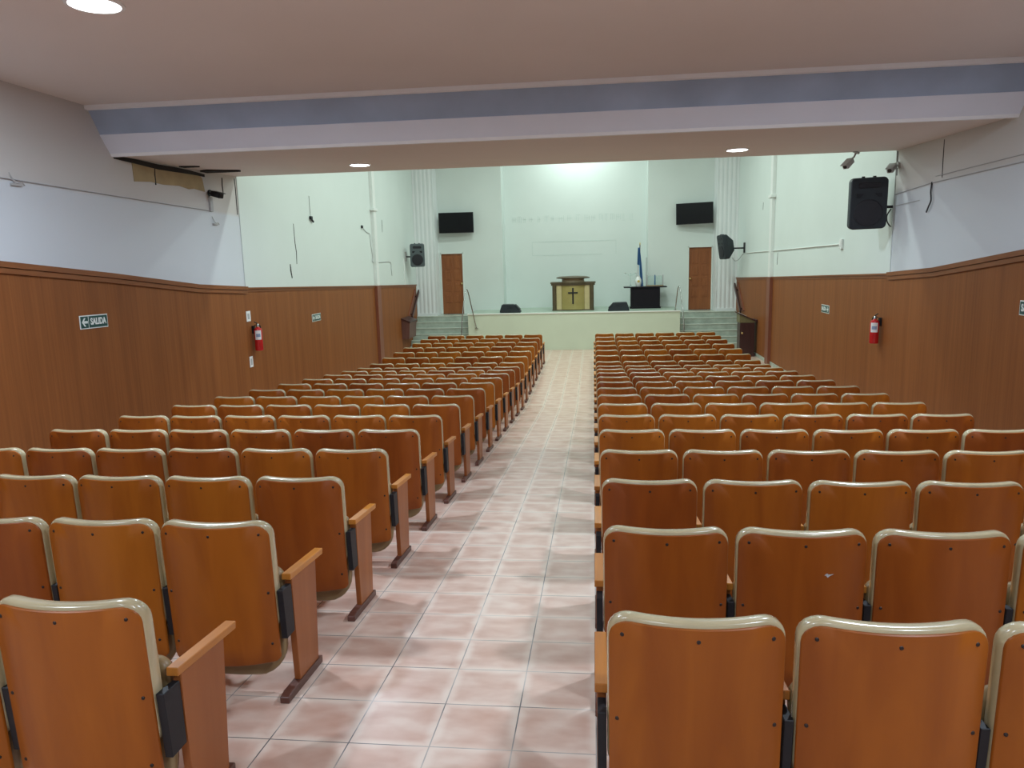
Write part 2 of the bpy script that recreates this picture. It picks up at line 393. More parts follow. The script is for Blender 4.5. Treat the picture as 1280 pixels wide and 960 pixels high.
# doors
def door(x0, x1, nm, knob_right):
    z0, z1 = 1.05, 3.10
    y = Y_SIDE + .04
    root = bpy.data.objects.new(nm, None); COL.objects.link(root); root.location = ((x0+x1)/2, y, z0); struct(root)
    W = x1-x0; hw = W/2
    bm = B()
    box(bm, -hw+.03, hw-.03, 0, .045, .01, z1-z0-.03)
    # raised panels: two columns of four
    cw = (W-.06-.30)/2
    rows = [(.38, .68), (.76, 1.06), (1.14, 1.44), (1.52, 1.90)] if knob_right else [(.42, .70), (.77, 1.06), (1.13, 1.42), (1.49, 1.90)]
    for cx in (-hw+.13, hw-.13-cw):
        for a, b_ in rows:
            box(bm, cx, cx+cw, -.014, .01, a, b_, .010, 2)
            box(bm, cx+.05, cx+cw-.05, -.022, .01, a+.05, b_-.05, .008, 2)
    link('door_panel', bm, M['door'], root)
    bm = B()
    for a, b_ in ((-hw, -hw+.03), (hw-.03, hw)): box(bm, a, b_, -.06, .05, 0, z1-z0)
    box(bm, -hw, hw, -.06, .05, z1-z0-.03, z1-z0)
    link('door_frame', bm, M['doorframe'], root)
    kx = (hw-.08) if knob_right else (-hw+.08)
    bm = B(); lathe(bm, [(.032, 0), (.032, .008), (.012, .012), (.012, .04), (.03, .05), (.034, .065), (.022, .082), (.002, .086)], n=16)
    bmesh.ops.rotate(bm, verts=bm.verts[:], cent=(0, 0, 0), matrix=Matrix.Rotation(PI/2, 3, 'X'))
    link('door_knob', bm, M['brass'], root, (kx, -.002, 1.02), smooth=True)
door(-5.12, -4.34, 'door_1', True); door(3.06, 3.84, 'door_2', False)

# marks on the walls: missing plaster, cracks, faded lettering
def on_left(bm, pts, t=.006, x=None):
    prism(bm, pts, 'x', X_L if x is None else x, (X_L if x is None else x) + t)
bm = B(); on_left(bm, [(9.22, 4.20), (9.9, 4.222), (10.83, 4.235), (10.95, 4.18), (11.0, 3.985), (10.7, 4.005), (10.55, 3.985), (10.3, 4.01), (9.9, 3.99), (9.6, 4.0), (9.23, 3.97)])
link('bare_plaster_patch', bm, M['bare'], wall_left)
def crackline(pts, w, parent, name='wall_crack', x=X_L, t=.008):
    bm = B(); n = len(pts); up, dn = [], []
    for i, (y, z) in enumerate(pts):
        a = pts[max(i-1, 0)]; b_ = pts[min(i+1, n-1)]
        d = math.hypot(b_[0]-a[0], b_[1]-a[1]) or 1
        ny, nz = -(b_[1]-a[1])/d, (b_[0]-a[0])/d
        ww = w*(.35 + .65*math.sin(PI*(i+.5)/n))
        up.append((y+ny*ww, z+nz*ww)); dn.append((y-ny*ww, z-nz*ww))
    prism(bm, up + dn[::-1], 'x', x, x+t)
    link(name, bm, M['crack'], parent)
crackline([(8.86, 4.225), (9.3, 4.225), (9.8, 4.215), (10.2, 4.225), (10.6, 4.232), (11.02, 4.225)], .035, wall_left, t=.012)
crackline([(9.72, 4.2), (9.705, 4.1), (9.71, 3.97)], .012, wall_left)
crackline([(11.57, 4.25), (11.56, 4.13), (11.57, 4.02)], .010, wall_left)
crackline([(11.99, 4.28), (12.0, 4.1), (11.995, 3.7)], .006, wall_left)
XL2, XR2 = X_L+.012, X_R-.012
crackline([(14.29, 3.65), (14.30, 3.3), (14.34, 3.1), (14.32, 2.87)], .014, wall_left, x=XL2, t=.004)
crackline([(13.99, 2.87), (14.0, 2.74), (14.04, 2.60)], .026, wall_left, x=XL2, t=.004)
crackline([(20.55, 4.02), (20.56, 3.85), (20.55, 3.68)], .012, wall_left, x=XL2, t=.004)
crackline([(20.87, 4.17), (20.88, 4.1), (20.9, 3.98)], .012, wall_right, x=XR2-.004, t=.004)
crackline([(19.12, 2.84), (19.14, 2.7), (19.15, 2.55)], .014, wall_right, x=XR2-.004, t=.004)
crackline([(10.53, 4.25), (10.53, 4.0), (10.52, 3.77)], .008, wall_right, x=X_R-.004, t=.004)
crackline([(12.02, 4.3), (12.02, 4.1), (12.02, 3.95)], .012, wall_right, x=X_R-.005, t=.005)
bm = B(); on_left(bm, [(19.76, 3.95), (19.95, 3.96), (19.97, 3.66), (19.80, 3.63)], .003, XL2); link('bare_plaster_patch', bm, M['bare'], wall_left)
# gaps torn open in the soffit at the left corner
bm = B()
prism(bm, [(-5.84, 10.9), (-5.70, 10.83), (-5.45, 10.98), (-5.30, 11.05), (-5.30, 11.10), (-5.6, 11.12), (-5.84, 11.1)], 'z', 4.270, 4.30)
prism(bm, [(-5.80, 10.25), (-5.6, 10.3), (-5.55, 10.36), (-5.78, 10.36)], 'z', 4.262, 4.29)
link('soffit_crack', bm, M['crack'], wall_left)
bm = B(); rnd = random.Random(3); x = -2.72
while x < 1.40:
    w = rnd.uniform(.09, .15); z0, z1 = 4.03, 4.26
    for k in range(rnd.choice((2, 2, 3))):
        xx = x + w*k/2; box(bm, xx, xx+.016, Y_BACK-.004, Y_BACK, z0 + rnd.uniform(0, .06), z1 - rnd.uniform(0, .05))
    zz = rnd.choice((z0, .5*(z0+z1), z1-.016)); box(bm, x, x+w, Y_BACK-.004, Y_BACK, zz, zz+.014)
    x += w + rnd.uniform(.05, .16)
for a, b_, z in ((-2.07, .76, 3.38), (-2.05, .30, 2.93)): box(bm, a, b_, Y_BACK-.004, Y_BACK, z, z+.018)
for xx in (-2.07, .755): box(bm, xx, xx+.014, Y_BACK-.004, Y_BACK, 2.93, 3.38)
link('faded_lettering_trace', bm, M['trace'], wall_front)

# ------------------------------------------------------------------ theatre chairs
ROW_P, Y_R1, CP = .90, 1.94685, .53172
XLE, XRE = -1.38477, .03276
HWB = .25
LEAN = .124; SAG = .050
def outline(hw, z0, z1, rt, rb, crown=0.0, dipb=0.0, n=6, m=7):
    """closed loop (x, z): rounded rectangle with a bowed top / bottom"""
    pts = []
    def arc(cx, cz, r, a0, a1):
        for k in range(n+1):
            a = a0 + (a1-a0)*k/n; pts.append([cx + r*math.cos(a), cz + r*math.sin(a)])
    arc(hw-rb, z0+rb, rb, -PI/2, 0)
    for k in range(1, m): pts.append([hw, z0+rb + (z1-rt-z0-rb)*k/m])
    arc(hw-rt, z1-rt, rt, 0, PI/2)
    for k in range(1, m+3): pts.append([hw-rt - 2*(hw-rt)*k/(m+3), z1])
    arc(-hw+rt, z1-rt, rt, PI/2, PI)
    for k in range(1, m): pts.append([-hw, z1-rt - (z1-rt-z0-rb)*k/m])
    arc(-hw+rb, z0+rb, rb, PI, 3*PI/2)
    for k in range(1, m+3): pts.append([-hw+rb + 2*(hw-rb)*k/(m+3), z0])
    zm = (z0+z1)/2
    for p in pts:
        q = 1 - (p[0]/hw)**2
        if p[1] > zm: p[1] -= crown*q*(p[1]-zm)/(z1-zm)
        else: p[1] -= dipb*q*(zm-p[1])/(zm-z0)
    return pts
def bendy(x, z): return -SAG*(1-(x/HWB)**2) + .06 - (z-.185)*LEAN
def slab_rings(spec, fn):
    """spec: list of (y, inset); fn(inset) -> outline; returns bent rings"""
    return [[(x, bendy(x, z) + y, z) for x, z in fn(i)] for y, i in spec]
def grid_cap(bm, ring):  # fan of inner rings keeps the curved faces smooth
    return ring
def bent_slab(bm, spec, fn, mi=0):
    rings = slab_rings(spec, fn)
    # inner concentric rings so that front and rear follow the curve
    def shrink(ring, y_extra):
        outs = []
        cx = 0; cz = sum(p[2] for p in ring)/len(ring)
        for s in (.75, .5, .25, .02):
            outs.append([(p[0]*s, bendy(p[0]*s, cz+(p[2]-cz)*s) + y_extra, cz+(p[2]-cz)*s) for p in ring])
        return outs
    a = shrink(rings[0], spec[0][0])[::-1]; b_ = shrink(rings[-1], spec[-1][0])
    loft(bm, a + rings + b_, mi)
bm = B()
bent_slab(bm, [(-.013, .003), (-.010, 0), (-.002, 0), (0, .003)], lambda i: outline(.2455-i, .185+i, .824-i, .062, .025, .010, .016))
ME_BACK = link('backrest', bm, M['chair'], smooth=True, sharp=45).data
bm = B()
bent_slab(bm, [(-.004, .030), (-.004, .008), (.002, .002), (.014, 0), (.040, .001), (.053, .007), (.061, .020), (.064, .045)],
          lambda i: outline(.25-i, .33+i, .841-i, .072, .05, .012, 0))
ME_PAD = link('back_pad', bm, M['vinyl'], smooth=True, sharp=60).data
bm = B()
def seat_ring(y, i): return [(x, y+.012, z) for x, z in outline(.241-i, .090+i, .585-i, .05, .13-i, 0, .012)]
loft(bm, [seat_ring(.092, .03), seat_ring(.088, .012), seat_ring(.096, .002), seat_ring(.110, 0), seat_ring(.128, .002), seat_ring(.134, .008)])
ME_SEAT = link('seat', bm, M['seatv'], smooth=True, sharp=60).data
bm = B(); loft(bm, [seat_ring(.134, .012), seat_ring(.148, .012), seat_ring(.151, .016)])
ME_SHELL = link('seat_shell', bm, M['chair'], smooth=True, sharp=45).data
bm = B(); T = .0145
prism(bm, [(.165, .036), (.392, .036), (.396, .535), (.112, .535), (.122, .40)], 'x', -T, T)
bmesh.ops.bevel(bm, geom=bm.edges[:], offset=.003, segments=1, affect='EDGES')
ME_LEG = link('leg_panel', bm, M['leg']).data
bm = B()
prism(bm, [(.086, .537), (.476, .533), (.480, .562), (.086, .566)], 'x', -.021, .021)
bmesh.ops.bevel(bm, geom=bm.edges[:], offset=.0025, segments=1, affect='EDGES')
ME_ARM = link('armrest', bm, M['arm']).data
bm = B(); prism(bm, [(.015, 0), (.425, 0), (.425, .036), (.40, .040), (.06, .040), (.015, .030)], 'x', -.0215, .0215)
bmesh.ops.bevel(bm, geom=bm.edges[:], offset=.003, segments=1, affect='EDGES')
ME_FOOT = link('foot', bm, M['foot']).data
bm = B(); prism(bm, [(.012, .515), (.105, .515), (.128, .29), (.045, .285)], 'x', -.0135, .0135)
bmesh.ops.bevel(bm, geom=bm.edges[:], offset=.002, segments=1, affect='EDGES')
box(bm, -.010, .010, .05, .14, .40, .44, mi=0)
ME_BRK = link('bracket', bm, M['iron']).data
bm = B(); lathe(bm, [(.0062, -.0035), (.0062, .001), (.004, .0025)], n=10)
bmesh.ops.rotate(bm, verts=bm.verts[:], cent=(0, 0, 0), matrix=Matrix.Rotation(PI/2, 3, 'X'))
ME_SCREW = link('screw', bm, M['screw']).data
for o in list(COL.objects):                       # drop the modelling originals, keep their meshes
    if o.data in (ME_BACK, ME_PAD, ME_SEAT, ME_SHELL, ME_LEG, ME_ARM, ME_FOOT, ME_BRK, ME_SCREW): bpy.data.objects.remove(o)

def cam_axes():
    fw = Vector((-math.sin(YAW)*math.cos(PITCH), math.cos(YAW)*math.cos(PITCH), -math.sin(PITCH)))
    rt = Vector((math.cos(YAW), math.sin(YAW), 0)); up = rt.cross(fw)
    return rt*math.cos(ROLL) - up*math.sin(ROLL), up*math.cos(ROLL) + rt*math.sin(ROLL), fw
RT, UP, FW = cam_axes(); CAM = Vector((0, 0, CAM_Z))
def in_view(x, y, z0, margin):
    for dx in (-.25, .25):
        for dz in (.2, .55, .83):
            d = Vector((x+dx, y+.05, z0+dz)) - CAM; w = d.dot(FW)
            if w < .2: continue
            u = 640 + F_PX*d.dot(RT)/w; v = 480 - F_PX*d.dot(UP)/w
            if -margin < u < 1280+margin and -margin < v < 960+margin: return True
    return False

def add_standard(root, sx, near):
    for nm, me in (('leg_panel', ME_LEG), ('armrest', ME_ARM), ('foot', ME_FOOT), ('bracket', ME_BRK)):
        o = place(nm, me, root, (sx, 0, 0))
        if nm == 'bracket': o['label'] = 'black iron bracket'
        if nm == 'foot': o['label'] = 'dark brown wooden foot'
ORD = ['', 'first', 'second', 'third', 'fourth', 'fifth', 'sixth', 'seventh', 'eighth', 'ninth', 'tenth', 'eleventh']
def row_words(n):
    if n == 1: return 'row nearest the camera'
    if n <= 11: return ORD[n] + ' row from the camera'
    if n == 21: return 'front row nearest the stage'
    return ORD[22-n] + ' row from the stage'
SEATW = ['aisle seat', 'second seat from aisle', 'third seat from aisle', 'fourth seat from aisle', 'fifth seat from aisle', 'last seat towards the wall']
cr = random.Random(11)
def chair(side, n, k):
    y = Y_R1 + ROW_P*(n-1)
    x = (XLE - CP*k - HWB) if side == 'left' else (XRE + CP*k + HWB)
    z = fl(y)
    if not in_view(x, y, z, 90): return
    ang = -math.atan(SLOPE) if y < Y_FLAT-.3 else 0.0
    jx = cr.uniform(-.0012, .0012); tw = cr.uniform(-.004, .004)
    lab = 'plywood theatre chair, %s block, %s, %s' % (side, row_words(n), SEATW[k])
    r = thing('theatre_chair', lab, 'chair', (x + jx, y, z), (ang, 0, 0), 'theatre chairs in the %s block' % side)
    bk = place('backrest', ME_BACK, r, (0, 0, 0), (cr.uniform(-.006, .006), 0, tw))
    p = place('back_pad', ME_PAD, r, (0, 0, 0), bk.rotation_euler); p['label'] = 'cream vinyl back pad with rolled rim'
    s = place('seat', ME_SEAT, r, (0, 0, 0)); s['label'] = 'folded-up cream vinyl seat'
    place('seat_shell', ME_SHELL, s)
    if n <= 6:
        if side == 'right' and n == 2 and k == 1:
            bm = B(); prism(bm, [(-.025, -.003), (-.005, .001), (.002, .006), (.008, .001), (.028, .004), (.012, -.004), (.004, -.012), (-.002, -.003)], 'y', -.0004, .0006)
            link('scuff_mark', bm, M['cable'], bk, (.085, bendy(.085, .66)-.0133, .66))
        for sx, sz in ((-.208, .780), (0, .778), (.208, .780), (-.222, .51), (.222, .51), (-.218, .27), (.218, .27)):
            place('screw', ME_SCREW, bk, (sx, bendy(sx, sz)-.0125, sz), (0, 0, 0))
    out = CP/2
    a = out if side == 'left' else -out
    add_standard(r, a, n <= 6)
    if k == 5: add_standard(r, -a, n <= 6)
for n in range(1, 22):
    for side in ('left', 'right'):
        for k in range(6): chair(side, n, k)

# ------------------------------------------------------------------ stage furniture
# pulpit
def pulpit():
    r = thing('pulpit', 'olive gold pulpit with dark cross and oval top, centre of stage', 'pulpit', (-.652, 23.95, Z_STG))
    def sheet(x0, x1, yf, z0, z1, m, nm, dep=.05, n=10, bow=0.0):
        bm = B(); P0 = []
        for k in range(n+1):
            x = x0 + (x1-x0)*k/n; t = 2*k/n-1
            P0.append((x, yf - bow*(1-t*t)))
        prism(bm, P0 + [(x1, yf+dep), (x0, yf+dep)], 'z', z0, z1); return link(nm, bm, M[m], r, smooth=True, sharp=30)
    bm = B(); box(bm, -.62, .62, -.02, .50, .0, .86, .01); link('body', bm, M['bronze'], r)
    sheet(-.36, .36, -.02, .03, .84, 'gold', 'front_panel', .04, 14, .10)
    sheet(-.53, -.365, -.03, .03, .84, 'paleg', 'side_panel', .03, 4, .015); sheet(.365, .53, -.03, .03, .84, 'paleg', 'side_panel', .03, 4, .015)
    for a in (-.66, .54): sheet(a, a+.12, -.05, .0, .86, 'bronze', 'pilaster', .5, 6, .03)
    bm = B()
    pts = [(-.72, .52), (-.72, -.08), (-.42, -.08)] + [(-.42 + .84*t/12, -.08 - .10*(1-(2*t/12-1)**2)) for t in range(1, 12)] + [(.42, -.08), (.72, -.08), (.72, .52)]
    prism(bm, pts, 'z', .86, .905)
    prism(bm, [(x*.97, y*.9+.01) for x, y in pts], 'z', .80, .86)
    link('cornice', bm, M['bronze'], r)
    bm = B(); lathe(bm, [(.37, .905), (.355, .95), (.37, 1.03)], (0, .18), 32, sx=1, sy=.75); link('collar', bm, M['bronzemid'], r, smooth=True)
    bm = B(); lathe(bm, [(.36, 1.01), (.50, 1.015), (.54, 1.03), (.535, 1.05), (.44, 1.08), (.15, 1.095), (.01, 1.095)], (0, .18), 40, sx=1, sy=.72); link('oval_top', bm, M['bronze'], r, smooth=True)
    bm = B(); box(bm, -.024, .024, -.145, -.11, .215, .725, .004); box(bm, -.155, .155, -.140, -.10, .545, .590, .004)
    o = link('cross', bm, M['black'], r); o['label'] = 'dark wooden cross'
    bm = B(); box(bm, -.67, .67, -.06, .5, 0, .035, .005); link('base', bm, M['bronze'], r)
pulpit()
# black table
def table():
    r = thing('altar_table', 'black lacquered table with overhanging top on the stage', 'table', (1.655, 24.25, Z_STG))
    bm = B(); box(bm, -.68, .68, -.05, .42, .665, .70, .006); link('tabletop', bm, M['tableb'], r)
    bm = B(); box(bm, -.465, .465, .0, .38, 0.0, .665, .006); link('body', bm, M['tableb'], r)
    bm = B(); box(bm, -.49, .49, -.015, .395, 0, .05, .004); link('plinth', bm, M['tableb'], r)
table()
ZT = Z_STG + .70
# candlestick
r = thing('candelabrum', 'pale two-armed glass candelabrum standing on black table', 'candelabrum', (1.19, 24.42, ZT))
bm = B(); lathe(bm, [(.07, 0), (.07, .012), (.03, .03), (.012, .06), (.012, .40), (.02, .41), (.02, .43)], n=16); link('stem', bm, M['glass'], r, smooth=True)
for s in (-1, 1):
    bm = B(); tube(bm, smooth_path([(0, 0, .36), (s*.07, 0, .38), (s*.15, 0, .41), (s*.17, 0, .44)]), .009); link('arm', bm, M['glass'], r, smooth=True)
    bm = B(); lathe(bm, [(.012, .43), (.035, .445), (.035, .46), (.004, .462)], (s*.17, 0), 14); link('candle_cup', bm, M['clothw'], r, smooth=True)
# vase with emblem
r = thing('vase', 'white vase with small golden emblem on black table', 'vase', (1.44, 24.38, ZT))
bm = B(); lathe(bm, [(.06, 0), (.075, .02), (.10, .14), (.095, .22), (.06, .29), (.045, .31), (.055, .34), (.05, .338)], n=24); link('body', bm, M['clothw'], r, smooth=True)
bm = B(); lathe(bm, [(.04, 0), (.04, .006), (.03, .010)], n=20); bmesh.ops.rotate(bm, verts=bm.verts[:], cent=(0, 0, 0), matrix=Matrix.Rotation(PI/2, 3, 'X'))
link('emblem', bm, M['sun'], r, (0, -.095, .17), smooth=True)
# open clear holder
r = thing('display_holder', 'clear display holder with upright edges at right of black table', 'holder', (1.97, 24.45, ZT))
bm = B(); box(bm, -.27, .27, -.08, .08, 0, .035, .005); link('base', bm, M['bronzemid'], r)
for xx in (-.25, .0, .25):
    bm = B(); box(bm, xx-.014, xx+.014, -.06, .06, .03, .36, .003); link('upright', bm, M['cable'] if xx else M['navy'], r)
for a, b_ in ((-.236, -.014), (.014, .236)):
    bm = B(); box(bm, a, b_, -.004, .004, .035, .33); link('pane', bm, M['glass'], r)
# flag on its pole, and a bare pole
r = thing('flag', 'blue and white flag hanging limp from pole behind black table', 'flag', (1.515, 24.85, Z_STG))
bm = B(); tube(bm, [(0, 0, 0), (0, 0, 2.02)], .014, 10); link('pole', bm, M['darkw'], r, smooth=True)
bm = B(); lathe(bm, [(.012, 2.02), (.022, 2.04), (.02, 2.06), (.003, 2.12)], n=10); link('finial', bm, M['brass'], r, smooth=True)
bm = B(); lathe(bm, [(.09, 0), (.09, .03), (.04, .06), (.016, .10)], n=20); link('base', bm, M['darkw'], r, smooth=True)
bm = B(); NX, NZ = 16, 18; V = {}
for j in range(NZ+1):
    t = j/NZ; z = 1.94 - 1.22*t; w = .05 + .17*t**.8
    for i in range(NX+1):
        s = i/NX
        V[i, j] = bm.verts.new((-.05 + .02*t + w*(s-.35), -.03 - .05*math.sin(s*13 + t*2)*(.4+.6*t) - .03*s, z - .10*s*t))
for j in range(NZ):
    for i in range(NX):
        f = bm.faces.new((V[i, j], V[i+1, j], V[i+1, j+1], V[i, j+1]))
        f.material_index = 0 if (i >= 10 or j < 8) else (2 if i < 7 else 1)
me = link('cloth', bm, [M['navy'], M['sky'], M['clothw']], r, smooth=True)
md = me.modifiers.new('thick', 'SOLIDIFY'); md.thickness = .006
tagp = thing('flag_pole', 'thin grey pole standing just right of the flag', 'pole', (1.716, 24.76, Z_STG))
bm = B(); tube(bm, [(0, 0, 0), (0, 0, 1.62)], .014, 10); link('pole', bm, M['cable'], tagp, smooth=True)
bm = B(); lathe(bm, [(.08, 0), (.08, .03), (.04, .06), (.016, .10)], n=20); link('base', bm, M['darkw'], tagp, smooth=True)
# wedge monitors
def wedge(x, lab, flip):
    r = thing('stage_monitor', lab, 'speaker', (x, 23.55, Z_STG), (0, 0, 0), 'wedge monitors at the stage edge')
    s = -1 if flip else 1
    prof = [(-.33*s, 0), (.33*s, 0), (.31*s, .06), (.12*s, .255), (-.26*s, .26), (-.33*s, .06)]
    bm = B(); prism(bm, prof if s == 1 else prof[::-1], 'y', -.18, .22)
    bmesh.ops.bevel(bm, geom=bm.edges[:], offset=.012, segments=2, affect='EDGES'); link('cabinet', bm, M['charcoal'], r)
    bm = B(); prism(bm, [(.30*s, .085), (.145*s, .245), (.155*s, .256), (.312*s, .094)], 'y', -.15, .19); link('grille', bm, M['grille'], r)
    bm = B(); tube(bm, smooth_path([(-.06, -.19, .17), (-.05, -.205, .18), (.05, -.205, .18), (.06, -.19, .17)], 4), .008, 8); link('handle', bm, M['black'], r)
wedge(-2.63, 'black wedge stage monitor on stage edge, left of the pulpit', False)
wedge(.775, 'black wedge stage monitor on stage edge between pulpit and table', True)

# chrome handrails at the stair corners
def rail(pts, lab):
    r = thing('handrail', lab, 'handrail', pts[0], group='chrome stair handrails')
    P = [Vector(p)-Vector(pts[0]) for p in pts]
    bm = B(); tube(bm, smooth_path(P, 8), .016, 10); link('rail', bm, M['chrome'], r, smooth=True)
    for q in (P[0], P[-1]):
        bm = B(); lathe(bm, [(.05, 0), (.05, .008), (.026, .016)], (q.x, q.y), 14)
        bmesh.ops.translate(bm, verts=bm.verts[:], vec=(0, 0, q.z)); link('flange', bm, M['chrome'], r, smooth=True)
rail([(-4.02, 22.45, 0), (-4.05, 22.5, .7), (-3.99, 22.62, 1.45), (-3.93, 22.80, 1.90), (-3.88, 22.86, 1.90), (-3.80, 22.95, 1.45), (-3.72, 23.05, .95), (-3.68, 23.10, .72)], 'chrome looped handrail beside the left stage stairs')
rail([(2.50, 23.3, Z_STG), (2.53, 23.2, 1.55), (2.56, 23.1, 1.86), (2.60, 23.0, 1.87), (2.64, 22.85, 1.45), (2.69, 22.65, .75), (2.70, 22.6, 0)], 'chrome looped handrail beside the right stage stairs')

# wooden wall rails along both stairs
def wallrail(side):
    x = X_L+.022 if side == 'left' else X_R-.022; s = 1 if side == 'left' else -1
    r = thing('stair_rail', 'sloping brown wooden rail on %s wall above the stage stairs' % side, 'handrail', (x, 23.2, 1.1), group='wooden stair rails')
    bm = B()
    prism(bm, [(-.06, .04), (-.02, -.05), (1.02, .72), (1.0, .83)], 'x', s*.05, s*.10); 
    bmesh.ops.bevel(bm, geom=bm.edges[:], offset=.006, segments=1, affect='EDGES'); link('rail', bm, M['darkw'], r)
    bm = B(); prism(bm, [(-.30, .06), (-.12, .02), (.90, .80), (.76, .86)], 'x', 0, s*.03); link('backboard', bm, M['wstrip'], r)
    for yy in (.1, .8):
        bm = B(); zc_ = yy*.76; box(bm, min(0, s*.08), max(0, s*.08), yy-.02, yy+.02, zc_-.02, zc_+.03); link('support', bm, M['darkw'], r)
wallrail('left'); wallrail('right')
r = thing('wall_box', 'plum brown wooden box with sloped lid on left wall by stairs', 'box', (X_L+.022, 22.55, .52))
bm = B(); prism(bm, [(0, 0), (.22, 0), (.26, .50), (0, .60)], 'y', -.48, .42); bmesh.ops.bevel(bm, geom=bm.edges[:], offset=.008, segments=2, affect='EDGES'); link('body', bm, M['plum'], r)
bm = B(); prism(bm, [(0, .605), (.28, .50), (.285, .525), (0, .635)], 'y', -.51, .45); link('lid', bm, M['darkw'], r)
# dark lectern at the right wall
r = thing('lectern', 'dark brown wooden lectern with sloped top standing by right wall', 'lectern', (4.235, 21.30, 0))
bm = B(); box(bm, -.20, .20, -.20, .20, .06, .95, .008); link('body', bm, M['darkw'], r)
bm = B(); box(bm, -.22, .22, -.22, .22, 0, .07, .006); link('plinth', bm, M['darkw'], r)
bm = B(); prism(bm, [(-.215, .95), (.215, .95), (.215, .985), (-.215, 1.18)], 'y', -.215, .215); link('desk_box', bm, M['lecttop'], r)
bm = B(); prism(bm, [(-.265, 1.205), (.265, .955), (.268, .985), (-.262, 1.235)], 'y', -.26, .26); link('sloped_top', bm, M['darkw'], r)
bm = B(); box(bm, .225, .262, -.25, .25, .985, 1.03, .006); link('book_ledge', bm, M['darkw'], r)
bm = B(); lathe(bm, [(.02, 0), (.02, .01), (.028, .03), (.01, .04)], n=12); bmesh.ops.rotate(bm, verts=bm.verts[:], cent=(0, 0, 0), matrix=Matrix.Rotation(PI/2, 3, 'X')); link('knob', bm, M['brass'], r, (-.14, -.20, .66), smooth=True)
o = B(); prism(o, [(-.20, 1.210), (-.02, 1.125), (-.018, 1.132), (-.198, 1.217)], 'y', -.16, .10)
tag(link('paper_sheet', o, M['paper'], None, (4.235, 21.30, 0)), 'white sheet of paper lying on the dark lectern', 'paper')

# televisions on the side walls of the stage
def tv(x, z, lab, rz, roll):
    r = thing('television', lab, 'television', (x, 24.60, z), (0, roll, rz), 'wall televisions')
    w, h = .575, .33
    bm = B(); box(bm, -w, w, -.03, .02, -h, h, .006); link('bezel', bm, M['black'], r)
    bm = B(); box(bm, -w+.014, w-.014, -.034, -.028, -h+.018, h-.014); link('screen', bm, M['screen'], r)
    bm = B(); box(bm, -.30, .30, .02, .06, -.2, .2, .01); link('back_cover', bm, M['black'], r)
    bm = B(); box(bm, -.12, .12, .06, .10, -.12, .12); box(bm, -.04, .04, .09, .30, -.03, .03); link('wall_mount', bm, M['iron'], r)
tv(-4.482, 4.07, 'black flat television above the left stage door', math.radians(3), 0)
tv(3.21, 4.13, 'black flat television above the right stage door', math.radians(-10), math.radians(-1))

# loudspeakers on wall brackets
def speaker(loc, w, h, d, rot, m, lab, arm):
    r = thing('loudspeaker', lab, 'speaker', loc, rot, 'wall loudspeakers')
    hw, hh = w/2, h/2
    def ro(hx, hz, rad, y):
        pts = []
        for cx, cz, a0 in ((hx-rad, -hz+rad, -PI/2), (hx-rad, hz-rad, 0), (-hx+rad, hz-rad, PI/2), (-hx+rad, -hz+rad, PI)):
            for k in range(6): a = a0 + PI/2*k/5; pts.append((cx+rad*math.cos(a), y, cz+rad*math.sin(a)))
        return pts
    rad = w*.13
    bm = B(); loft(bm, [ro(hw*.94, hh*.96, rad, 0), ro(hw*.99, hh*.99, rad, .01), ro(hw, hh, rad, .03), ro(hw, hh, rad, d*.40), ro(hw*.55, hh*.46, rad*.5, d*.97), ro(hw*.50, hh*.42, rad*.4, d)])
    link('cabinet', bm, m, r, smooth=True, sharp=22)
    def disc(prof, cz, nm, mm, sx=1, sy=1, cx=0):
        bm = B(); lathe(bm, prof, n=32, sx=sx, sy=sy)
        bmesh.ops.rotate(bm, verts=bm.verts[:], cent=(0, 0, 0), matrix=Matrix.Rotation(PI/2, 3, 'X'))
        return link(nm, bm, mm, r, (cx, .002, cz), smooth=True)
    R = w*.365
    disc([(R*1.06, 0), (R*1.06, .012), (R, .016), (R*.98, .010), (R*.5, .014), (R*.1, .016)], -hh*.36, 'woofer_grille', M['grille'])
    bm = B(); loft(bm, [ro(hw*.60, hh*.11, hh*.09, .002), ro(hw*.58, hh*.10, hh*.08, -.012), ro(hw*.45, hh*.05, hh*.04, -.006)]); link('horn', bm, M['grille'], r, (0, 0, hh*.70), smooth=True)
    for s in (-1, 1):
        bm = B(); prism(bm, [(s*hw*.28, hh*.38), (s*hw*.68, hh*.40), (s*hw*.68, hh*.24), (s*hw*.50, hh*.22)], 'y', -.010, .004); link('bass_port', bm, M['black'], r)
        bm = B(); box(bm, s*hw*.30-.02, s*hw*.30+.02, d*.15, d*.3, hh*.985, hh*1.05, .005); link('rigging_lug', bm, M['black'], r)
    if arm:
        P = [Vector(p) for p in arm]
        bm = B(); tube(bm, P, .022, 10); link('bracket_arm', bm, M['iron'], r)
    return r
def world_arm(loc, rot, pts):
    Mx = Matrix.Translation(loc) @ (Matrix.Rotation(rot[2], 4, 'Z') @ Matrix.Rotation(rot[1], 4, 'Y') @ Matrix.Rotation(rot[0], 4, 'X'))
    return [Mx.inverted() @ Vector(p) for p in pts]
lc, rt_ = (-5.43, 22.9, 3.03), (math.radians(6), 0, math.radians(12))
speaker(lc, .45, .71, .36, rt_, M['greyspk'], 'grey loudspeaker facing the hall on left nave wall', world_arm(lc, rt_, [(-5.43, 23.2, 3.0), (-5.7, 23.05, 3.0), (-5.84, 23.0, 3.0)]))
lc, rt_ = (3.80, 23.10, 3.03), (math.radians(9), math.radians(0), math.radians(-76))
speaker(lc, .45, .72, .36, rt_, M['charcoal'], 'charcoal loudspeaker turned towards the stage on right nave wall', world_arm(lc, rt_, [(4.05, 23.18, 3.0), (4.38, 23.2, 3.0), (4.52, 23.2, 3.0)]))
